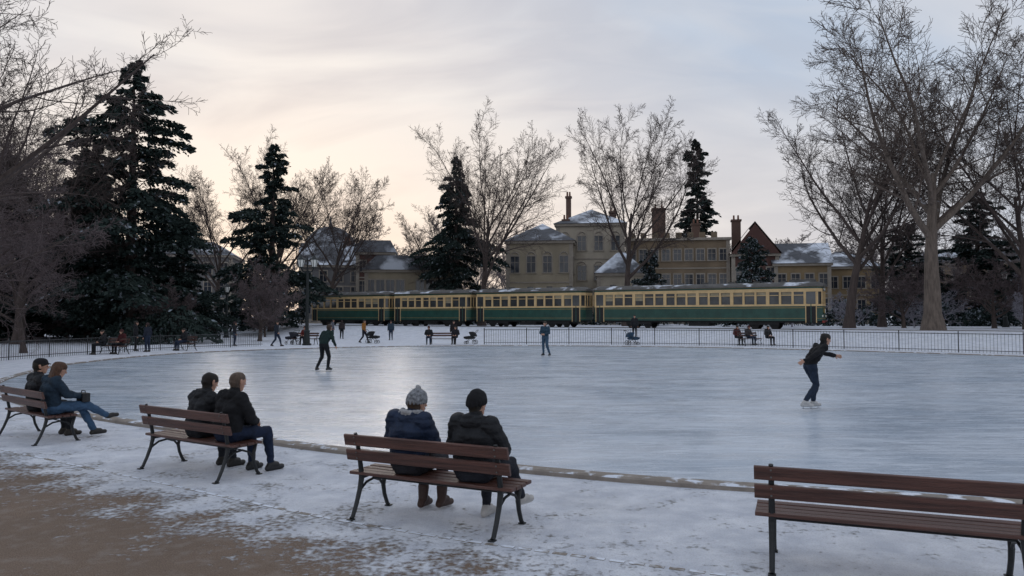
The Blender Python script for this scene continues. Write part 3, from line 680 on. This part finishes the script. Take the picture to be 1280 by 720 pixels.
building('gabled_house',39.5,102,-12,7,7,7.8,YEL,'gable',3.0,2,4,1.0,1.6)
building('yellow_house',47,106,-10,9,8,7.6,YEL,'hip',2.4,2,5,1.0,1.5)
building('glazed_pavilion',-14.2,104,6,12,8,7.0,CRW,'mansard',2.0,1,9,1.05,4.2)
building('brick_townhouse',-20.2,110,6,5.2,6,10.0,REDB,'mansard',1.8,3,3,.9,1.5)
building('grey_villa',-27,112,8,9,8,8.2,GRY,'gable',3.6,3,4,1.0,1.5,chim=((2,0,1,4),))
building('domed_hall',-33,134,8,9,9,12,GRY,'dome',5,3,4,1,1.8)
building('apartment_block',-58,122,12,24,12,10.5,GRY,'mansard',2.2,3,10,1.1,1.7)
building('apartment_block',76,118,-16,24,12,9,BRN,'mansard',2.2,3,10,1.1,1.7)

# ------------------------------------------------------------ trees
def grow(B,p,d,Ln,r,lvl,c,rnd):
    n=c['seg'][lvl]; sides=(9,6,4,3,3)[lvl]; pts=[p.copy()]; rs=[r*(1.4 if lvl==0 else 1)]; ds=[d]
    bend=Vector((rnd.gauss(0,1),rnd.gauss(0,1),rnd.gauss(0,.5)))*c['bend'][lvl]/n
    for i in range(n):
        wv=c['wob'][lvl]; d=(d+bend+Vector((rnd.gauss(0,wv),rnd.gauss(0,wv),rnd.gauss(0,wv)+c['trop'][lvl]))).normalized()
        p=p+d*(Ln/n); t=(i+1)/n; pts.append(p.copy()); rs.append(max(c['rmin'],r*(1-t*c['taper'][lvl]))); ds.append(d)
    B.append((pts,rs,sides,lvl))
    if lvl<c['lv']:
        k=c['nch'][lvl]; st=c['start'][lvl]; az=rnd.random()*6.28
        for j in range(k):
            t=min(.99,st+(1-st)*(j+rnd.random()*.8+.1)/k); fi=t*n; i=int(fi); fr=fi-i
            q=pts[i].lerp(pts[i+1],fr); rr=rs[i]*(1-fr)+rs[i+1]*fr; dd=ds[i+1]
            az+=2.4+rnd.gauss(0,.3); an=R(c['ang'][lvl]*(1.15-.5*t)+rnd.gauss(0,7))
            o=dd.orthogonal().normalized(); o.rotate(Matrix.Rotation(az,3,dd)); cd=(dd*math.cos(an)+o*math.sin(an)).normalized()
            if lvl==0: ll=c['limb']*(1.0-.22*(t-st)/(1-st))*rnd.uniform(.85,1.12)
            else: ll=Ln*c['rat'][lvl]*(1.1-.6*t)*rnd.uniform(.7,1.25)
            grow(B,q,cd,ll,max(c['rmin'],min(rr*.8,rr*c['cr'][lvl])),lvl+1,c,rnd)
def bare_mesh(name,seed,H,tr,mat,twig,**kw):
    rnd=random.Random(seed)
    c=dict(lv=4,seg=(8,9,6,4,2),wob=(.035,.05,.07,.09,.11),bend=(.1,.3,.4,.5,.6),trop=(.03,.05,.03,.03,.03),taper=(.72,.85,.88,.8,.5),nch=(9,13,10,9),start=(.30,.18,.10,.08),
           ang=(50,42,44,42),rat=(0,.42,.46,.55),cr=(.62,.46,.45,.6),limb=H*.5,rmin=.012,trunk=.62); c.update(kw)
    B=[]; grow(B,Vector((0,0,-.2)),Vector((rnd.gauss(0,.02),rnd.gauss(0,.02),1)).normalized(),H*c['trunk'],tr,0,c,rnd)
    mb=MB()
    for pts,rs,sd,lv in B: mb.tube(pts,rs,mat if lv<2 else twig,sd,cap=False)
    zmax=max(v[2] for v in mb.v); s_=H/zmax; mb.v=[(x*s_,y*s_,z*s_) for x,y,z in mb.v]
    return mb.obj(name,link=False,smooth=True).data
BARK=pm('bark',(.14,.11,.09),.9,.4,2,.9,9,stretch=(3,3,.6),snow=.2); BARK2=pm('bark_dark',(.08,.06,.053),.9,.35,2,.8,9,stretch=(3,3,.6),snow=.12)
TW=simple('twigs',(.08,.06,.05),(.14,.11,.095)); TWD=simple('twigs_dark',(.055,.043,.04),(.11,.086,.08)); TWR=simple('twigs_reddish',(.10,.072,.072),(.19,.155,.155))
FROST=simple('frosted_twigs',(.20,.18,.20),(.46,.46,.52)); FARHAZE=simple('hazed_far_twigs',(.12,.098,.098),(.21,.18,.175))  # distant trees: aerial haze painted in as a paler twig colour
mA=bare_mesh('bare_tree_a',11,26,.62,BARK,TW,nch=(8,14,10,9),limb=15.5,trunk=.40,ang=(56,46,46,44),start=(.48,.15,.10,.08),rmin=.012)
mB=bare_mesh('bare_tree_b',23,26,.44,BARK2,TWD,nch=(10,12,9,9),limb=13.5,trunk=.42,ang=(50,42,44,44),start=(.38,.18,.1,.08),rmin=.012)
mC=bare_mesh('bare_tree_c',37,24,.40,BARK2,TWD,nch=(10,12,9,8),limb=11.5,trunk=.42,ang=(44,40,42,44),start=(.4,.18,.1,.08),rmin=.012)
mD=bare_mesh('bare_tree_d',51,14,.26,BARK2,TWR,nch=(10,10,9,8),limb=7.5,trunk=.5,ang=(66,52,50,50),trop=(.05,.01,-.0,-.0,.0),rmin=.008)
mE=bare_mesh('bare_tree_e',63,6.5,.16,BARK2,TWR,nch=(11,10,9,8),limb=3.6,ang=(62,50,50,50),trunk=.42,rmin=.009)
mF=bare_mesh('shrub_frost',77,5,.10,FROST,FROST,nch=(9,8,7,6),limb=2.8,ang=(60,50,50,50),trunk=.4,start=(.1,.2,.15,.1),rmin=.013)
mG=bare_mesh('bare_tree_g',91,18,.28,FARHAZE,FARHAZE,nch=(9,8,7,6),limb=8.5,ang=(46,42,44,44),trunk=.45,rmin=.022)
mH=bare_mesh('bare_tree_h',105,15,.3,BARK2,TWD,nch=(10,10,8,7),limb=9,ang=(62,48,48,46),trunk=.5,rmin=.006)
def inst(name,me,x,y,s=1,rz=0,sz=None,parent=None):
    o=bpy.data.objects.new(name,me); o.location=(x,y,terr(x,y)); o.rotation_euler=(0,0,rz); o.scale=(s,s,sz or s)
    if parent: o.parent=parent
    COL.objects.link(o); return o
BT='bare_tree'
for me,x,y,s,rz,sz in [(mA,33,58,1.02,.6,1.05),(mB,-3.4,83,.90,.2,1.03),(mC,12.5,81,.86,1.1,1.03),(mC,30.5,67,.95,2.2,1.0),(mB,42,60,.9,3.5,.95),
    (mB,-28.5,88,.80,.9,.95),(mC,-23,92,.80,2.9,.86),(mC,-36,90,.8,4.2,.85),(mA,54,70,.8,2,.9),(mB,37,74,.8,5,.88),
    (mD,-29,36,.95,.5,1.0),(mD,-26,31,.8,2.4,.85),(mD,-38,47,1.1,4,1.3),(mB,-36,54,.85,1.5,.85),(mH,-17.5,19.5,1.0,.4,1.0),(mH,-24,26,1.15,2.7,1.2),
    (mD,-33,43,.9,1.2,.95),(mC,-42,60,.9,5,.95),(mD,-27,41,.6,3.0,.6),
    (mE,-20.6,60.5,1.0,0,1.1),(mE,-27,58,.85,2,.8),(mE,43,66,1.2,1,1.1),(mE,36,68,1.1,3,1.0),(mA,48,52,.75,4.4,.88),
    (mC,-46,72,.8,.3,.8),(mC,-10,98,.7,3,.7)]:
    inst(BT,me,x,y,s,rz,sz)
e=empty('distant_trees'); rr=random.Random(5)
for i in range(40):
    x=-125+i*6.6+rr.uniform(-2,2); y=rr.uniform(118,145); s=rr.uniform(.7,1.12)
    if 4<x<30 : s*=.85
    inst('tree',mG,x,y,s,rr.random()*6,s*rr.uniform(.9,1.1),parent=e)
for i in range(34):
    x=-135+i*8+rr.uniform(-2,2); y=rr.uniform(150,170); s=rr.uniform(.6,.9)
    inst('tree',mG,x,y,s*1.5,rr.random()*6,s,parent=e)
for i in range(12):
    x=rr.choice([rr.uniform(-78,-38),rr.uniform(42,85)]); inst('tree',mG,x,rr.uniform(88,104),rr.uniform(.5,.85),rr.random()*6,rr.uniform(.5,.8),parent=e)
e=empty('bare_shrubs')
for x,y,s in [(46,66,1.1),(50,68,.9),(55,66,1.2),(40,70,1),(60,72,1),(33,72,.9),(37.5,69,.7),(28,74,1),(52,60,.8),(44,61,.9),(48,60,.8)]:
    inst('shrub',mF,x,y,s,rr.random()*6,s*.9,parent=e)
for x,y,s in [(-33,66,.6),(-38,68,.7),(-30,70,.6),(-50,64,.8),(-44,58,.7),(-27,66,.5),(-36,60,.5),(-24,72,.6)]:
    inst('shrub',mE,x,y,s,rr.random()*6,s*.8,parent=e)

NEED=simple('needles',(.016,.028,.026),(.045,.062,.054),.8); NSN=simple('needles_snow',(.20,.23,.26),(.34,.38,.42))
def conifer_mesh(name,seed,H,Rr,dens=1.0,snow=.06,droop=.35,base=.08,irr=.3,size=.26,pw=.75,top=0.0):
    r=np.random.default_rng(seed); mb=MB(); mb.tube([(0,0,-.2),(0,0,H*.5),(0,0,H)],[Rr*.07+.06,Rr*.04+.04,.02],BARK2,7)
    nb=int(H*8*dens); P=[];D=[]
    for i in range(nb):
        f=base+(1-base)*((i+r.random())/nb)**1.05; z0=H*f; az=i*2.4+r.normal(0,.5)
        lobe=1+irr*math.sin(az*2+seed+f*6)+irr*.9*math.sin(f*19+seed*2)+irr*.5*math.sin(az*3-f*31)
        l=max(.35+top*r.random(),Rr*(1-f)**pw*r.uniform(.5,1.2)*lobe*.95); e_=np.array([math.cos(az),math.sin(az),0]); sd=np.array([-e_[1],e_[0],0])
        up=.30+.25*f
        T=lambda t:np.array([0,0,z0])+e_*l*t+np.array([0,0,1])*l*(up*t-droop*1.3*t*t)
        if l>.8: mb.tube([tuple(T(t)) for t in (0,.4,.8)],[.05,.03,.012],BARK2,3,cap=False)
        m=int(18+l*80*dens); t=r.uniform(.15,1,m)**.7; s_=r.normal(0,.15,m)*l*(1.2-t*.7)
        q=np.array([0,0,z0])+np.outer(t*l,e_)+np.outer(s_,sd); q[:,2]+=l*(up*t-droop*1.3*t*t)-np.abs(s_)*.4+r.normal(-.04,.10,m)
        dd=e_[None,:]*r.uniform(.3,1,m)[:,None]+sd[None,:]*(np.sign(s_)*r.uniform(.2,1,m))[:,None]; dd[:,2]+=r.uniform(-.9,.35,m)
        P.append(q);D.append(dd)
    P=np.concatenate(P);D=np.concatenate(D);D/=np.linalg.norm(D,axis=1)[:,None]; m=len(P)
    X=r.normal(size=(m,3)); X[:,2]+=.5; W=np.cross(D,X); W/=np.linalg.norm(W,axis=1)[:,None]
    a=size*r.uniform(.6,1.4,m)[:,None]; w_=a*.28
    v=np.stack([P-D*a*.5,P+W*w_,P+D*a*.7,P-W*w_],1).reshape(-1,3); o=len(mb.v)
    mb.v+= [tuple(z) for z in v.tolist()]; mb.f+=[(o+4*i,o+4*i+1,o+4*i+2,o+4*i+3) for i in range(m)]
    i0,i1=mb.mi(NEED),mb.mi(NSN); mb.m+=[i1 if q<snow else i0 for q in r.random(m)]
    return mb.obj(name,link=False).data
c1=conifer_mesh('spruce_a',3,22,7.8,1.0,.04,.33,.05,.34,.34,.70,.7); c2=conifer_mesh('spruce_b',8,21,6.0,1.0,.04,.30,.04,.40,.34,.68,.6)
c3=conifer_mesh('spruce_c',14,27,4.4,.75,.03,.3,.2,.34,.42,.6,.5); c4=conifer_mesh('spruce_d',21,9,3.3,1.3,.22,.25,.03,.18,.24,.55,.2)
PT='spruce_tree'
for me,x,y,s,rz,sz in [(c1,-31.0,60,1.0,.2,1.04),(c2,-36,63,1.0,1.2,.80),(c2,-26.0,80,.92,2,.96),(c1,-7.2,95,.78,1.4,.98),(c3,28.2,112,1.1,0,1.03),(c4,24.3,75,1.0,0,1.0),(c4,15.6,83,.9,2,.92),
    (c2,53,84,1.0,3,.72),(c1,60,82,.9,4,.62),(c2,46,86,.9,5,.56),(c1,-44,64,1.0,2.2,.74),(c2,-50,70,1.2,3.3,.8),(c4,-33,72,1.1,1,.8),(c2,-41,56,.7,1,.5),(c1,68,80,1,1,.7),(c2,-28.5,64,.55,4,.5)]:
    inst(PT,me,x,y,s,rz,sz)
def hedge(pts,h,wd,name='hedge',snow=.2):
    r=np.random.default_rng(int(h*100+len(pts))); mb=MB(); P=[]
    for (x0,y0),(x1,y1) in zip(pts[:-1],pts[1:]):
        Ln=math.hypot(x1-x0,y1-y0); m=int(Ln*h*120); t=r.random(m); u=r.uniform(-1,1,m); v=r.random(m)**.7
        lump=.75+.3*np.sin(t*Ln*1.1)+.15*np.sin(t*Ln*2.7+1)
        x=x0+(x1-x0)*t+r.normal(0,.1,m); y=y0+(y1-y0)*t+u*wd/2*np.sqrt(1-v*v*.8); z=v*h*lump
        P.append(np.stack([x,y,z+np.array([terr(a,b) for a,b in zip(x,y)])],1))
    P=np.concatenate(P); m=len(P); D=r.normal(size=(m,3)); D/=np.linalg.norm(D,axis=1)[:,None]; X=r.normal(size=(m,3)); W=np.cross(D,X); W/=np.linalg.norm(W,axis=1)[:,None]
    a=.17*r.uniform(.6,1.5,m)[:,None]; v=np.stack([P-D*a,P+W*a*.5,P+D*a,P-W*a*.5],1).reshape(-1,3)
    mb.v=[tuple(z) for z in v.tolist()]; mb.f=[(4*i,4*i+1,4*i+2,4*i+3) for i in range(m)]; i0,i1=mb.mi(NEED),mb.mi(NSN); mb.m=[i1 if q<snow else i0 for q in r.random(m)]
    mb.obj(name)
hedge([(-62,70),(-48,72),(-34,76),(-26,94)],2.4,1.6); hedge([(30,84),(44,80),(60,78),(80,74)],2.6,2.0); hedge([(-20,98),(0,92),(18,88),(30,84)],2.8,1.8)
# ------------------------------------------------------------ light
w=bpy.data.worlds.new('World'); sc.world=w; w.use_nodes=True; nt3=w.node_tree; bg=nt3.nodes['Background']; L=nt3.links.new
SEL,SAZ=R(7),R(-17)
sky=nd(nt3,'ShaderNodeTexSky',sky_type='NISHITA'); sky.sun_disc=False; sky.sun_elevation=SEL; sky.sun_rotation=SAZ; sky.air_density=1.2; sky.dust_density=2
tc3=nd(nt3,'ShaderNodeTexCoord'); sp=nd(nt3,'ShaderNodeSeparateXYZ'); L(tc3.outputs['Generated'],sp.inputs[0])
MT=lambda *a: mth(*a,nt=nt3); MR=lambda *a: mrange(*a,nt=nt3); MX=lambda *a: mixc(*a,nt=nt3)
zz=MT('MAXIMUM',sp.outputs[2],0.0); dn=MT('ADD',zz,.42)
cb=nd(nt3,'ShaderNodeCombineXYZ'); L(MT('DIVIDE',sp.outputs[0],dn),cb.inputs[0]); L(MT('DIVIDE',sp.outputs[1],dn),cb.inputs[1]); L(MT('MULTIPLY',zz,.8),cb.inputs[2])
def cn(scale,st,rot,det=7,dist=.6,off=0):
    mp=nd(nt3,'ShaderNodeMapping'); mp.inputs['Scale'].default_value=st; mp.inputs['Rotation'].default_value=(0,0,rot); mp.inputs['Location'].default_value=(off,off*.7,0); L(cb.outputs[0],mp.inputs[0])
    q=nd(nt3,'ShaderNodeTexNoise'); q.inputs['Scale'].default_value=scale; q.inputs['Detail'].default_value=det; q.inputs['Distortion'].default_value=dist; q.inputs['Roughness'].default_value=.48
    L(mp.outputs[0],q.inputs['Vector']); return q.outputs[0]
sd=(math.sin(SAZ)*math.cos(SEL),math.cos(SAZ)*math.cos(SEL),math.sin(SEL))
dp=MT('ADD',MT('ADD',MT('MULTIPLY',sp.outputs[0],sd[0]),MT('MULTIPLY',sp.outputs[1],sd[1])),MT('MULTIPLY',sp.outputs[2],sd[2]))
glow=MT('POWER',MR(dp,.84,1.0),1.2)
low=MT('MULTIPLY',MR(zz,.02,.30,1,0),MR(dp,.60,.98))
basec=MX(MR(zz,0,.45),(.60,.63,.70),(.46,.56,.71))
cl=MR(cn(1.3,(1,1.5,1.5),.3,5,.5,2.0),.40,.62); cl2=MR(cn(1.7,(.9,2.0,2.6),.12,6,.7,5.3),.47,.64); cl3=MR(cn(4.0,(.8,2.4,3.0),.2,6,.8,9.1),.46,.70)
basec=MX(MT('MULTIPLY',cl,.85),basec,(.74,.74,.77))
basec=MX(MT('MULTIPLY',glow,.9),basec,(.95,.88,.82))
basec=MX(MT('MULTIPLY',cl2,.72),basec,MX(glow,(.50,.54,.63),(.62,.58,.60)))
basec=MX(MT('MULTIPLY',cl3,.35),basec,MX(glow,(.68,.70,.75),(1.0,.90,.84)))
basec=MX(MT('MULTIPLY',low,.75),basec,(1.0,.83,.69))
sk=nd(nt3,'ShaderNodeVectorMath',operation='SCALE'); L(sky.outputs[0],sk.inputs[0]); sk.inputs[3].default_value=.06
fin=MX(.94,sk.outputs[0],basec)
L(fin,bg.inputs[0]); bg.inputs[1].default_value=1.06
sl=bpy.data.lights.new('sun','SUN'); sl.energy=.4; sl.angle=R(24); sl.color=(1,.9,.8); so=bpy.data.objects.new('sun',sl)
so.rotation_euler=Vector(sd).to_track_quat('Z','Y').to_euler(); COL.objects.link(so)
# ------------------------------------------------------------ camera
cd=bpy.data.cameras.new('camera'); cam=bpy.data.objects.new('camera',cd); COL.objects.link(cam)
cam.location=(0,0,2.05); cd.sensor_width=36; cd.lens=26.0; cam.rotation_euler=(R(90+2.17),0,0); cd.clip_end=3000; sc.camera=cam
sc.view_settings.view_transform='Standard'; sc.view_settings.look='None'; sc.view_settings.exposure=0
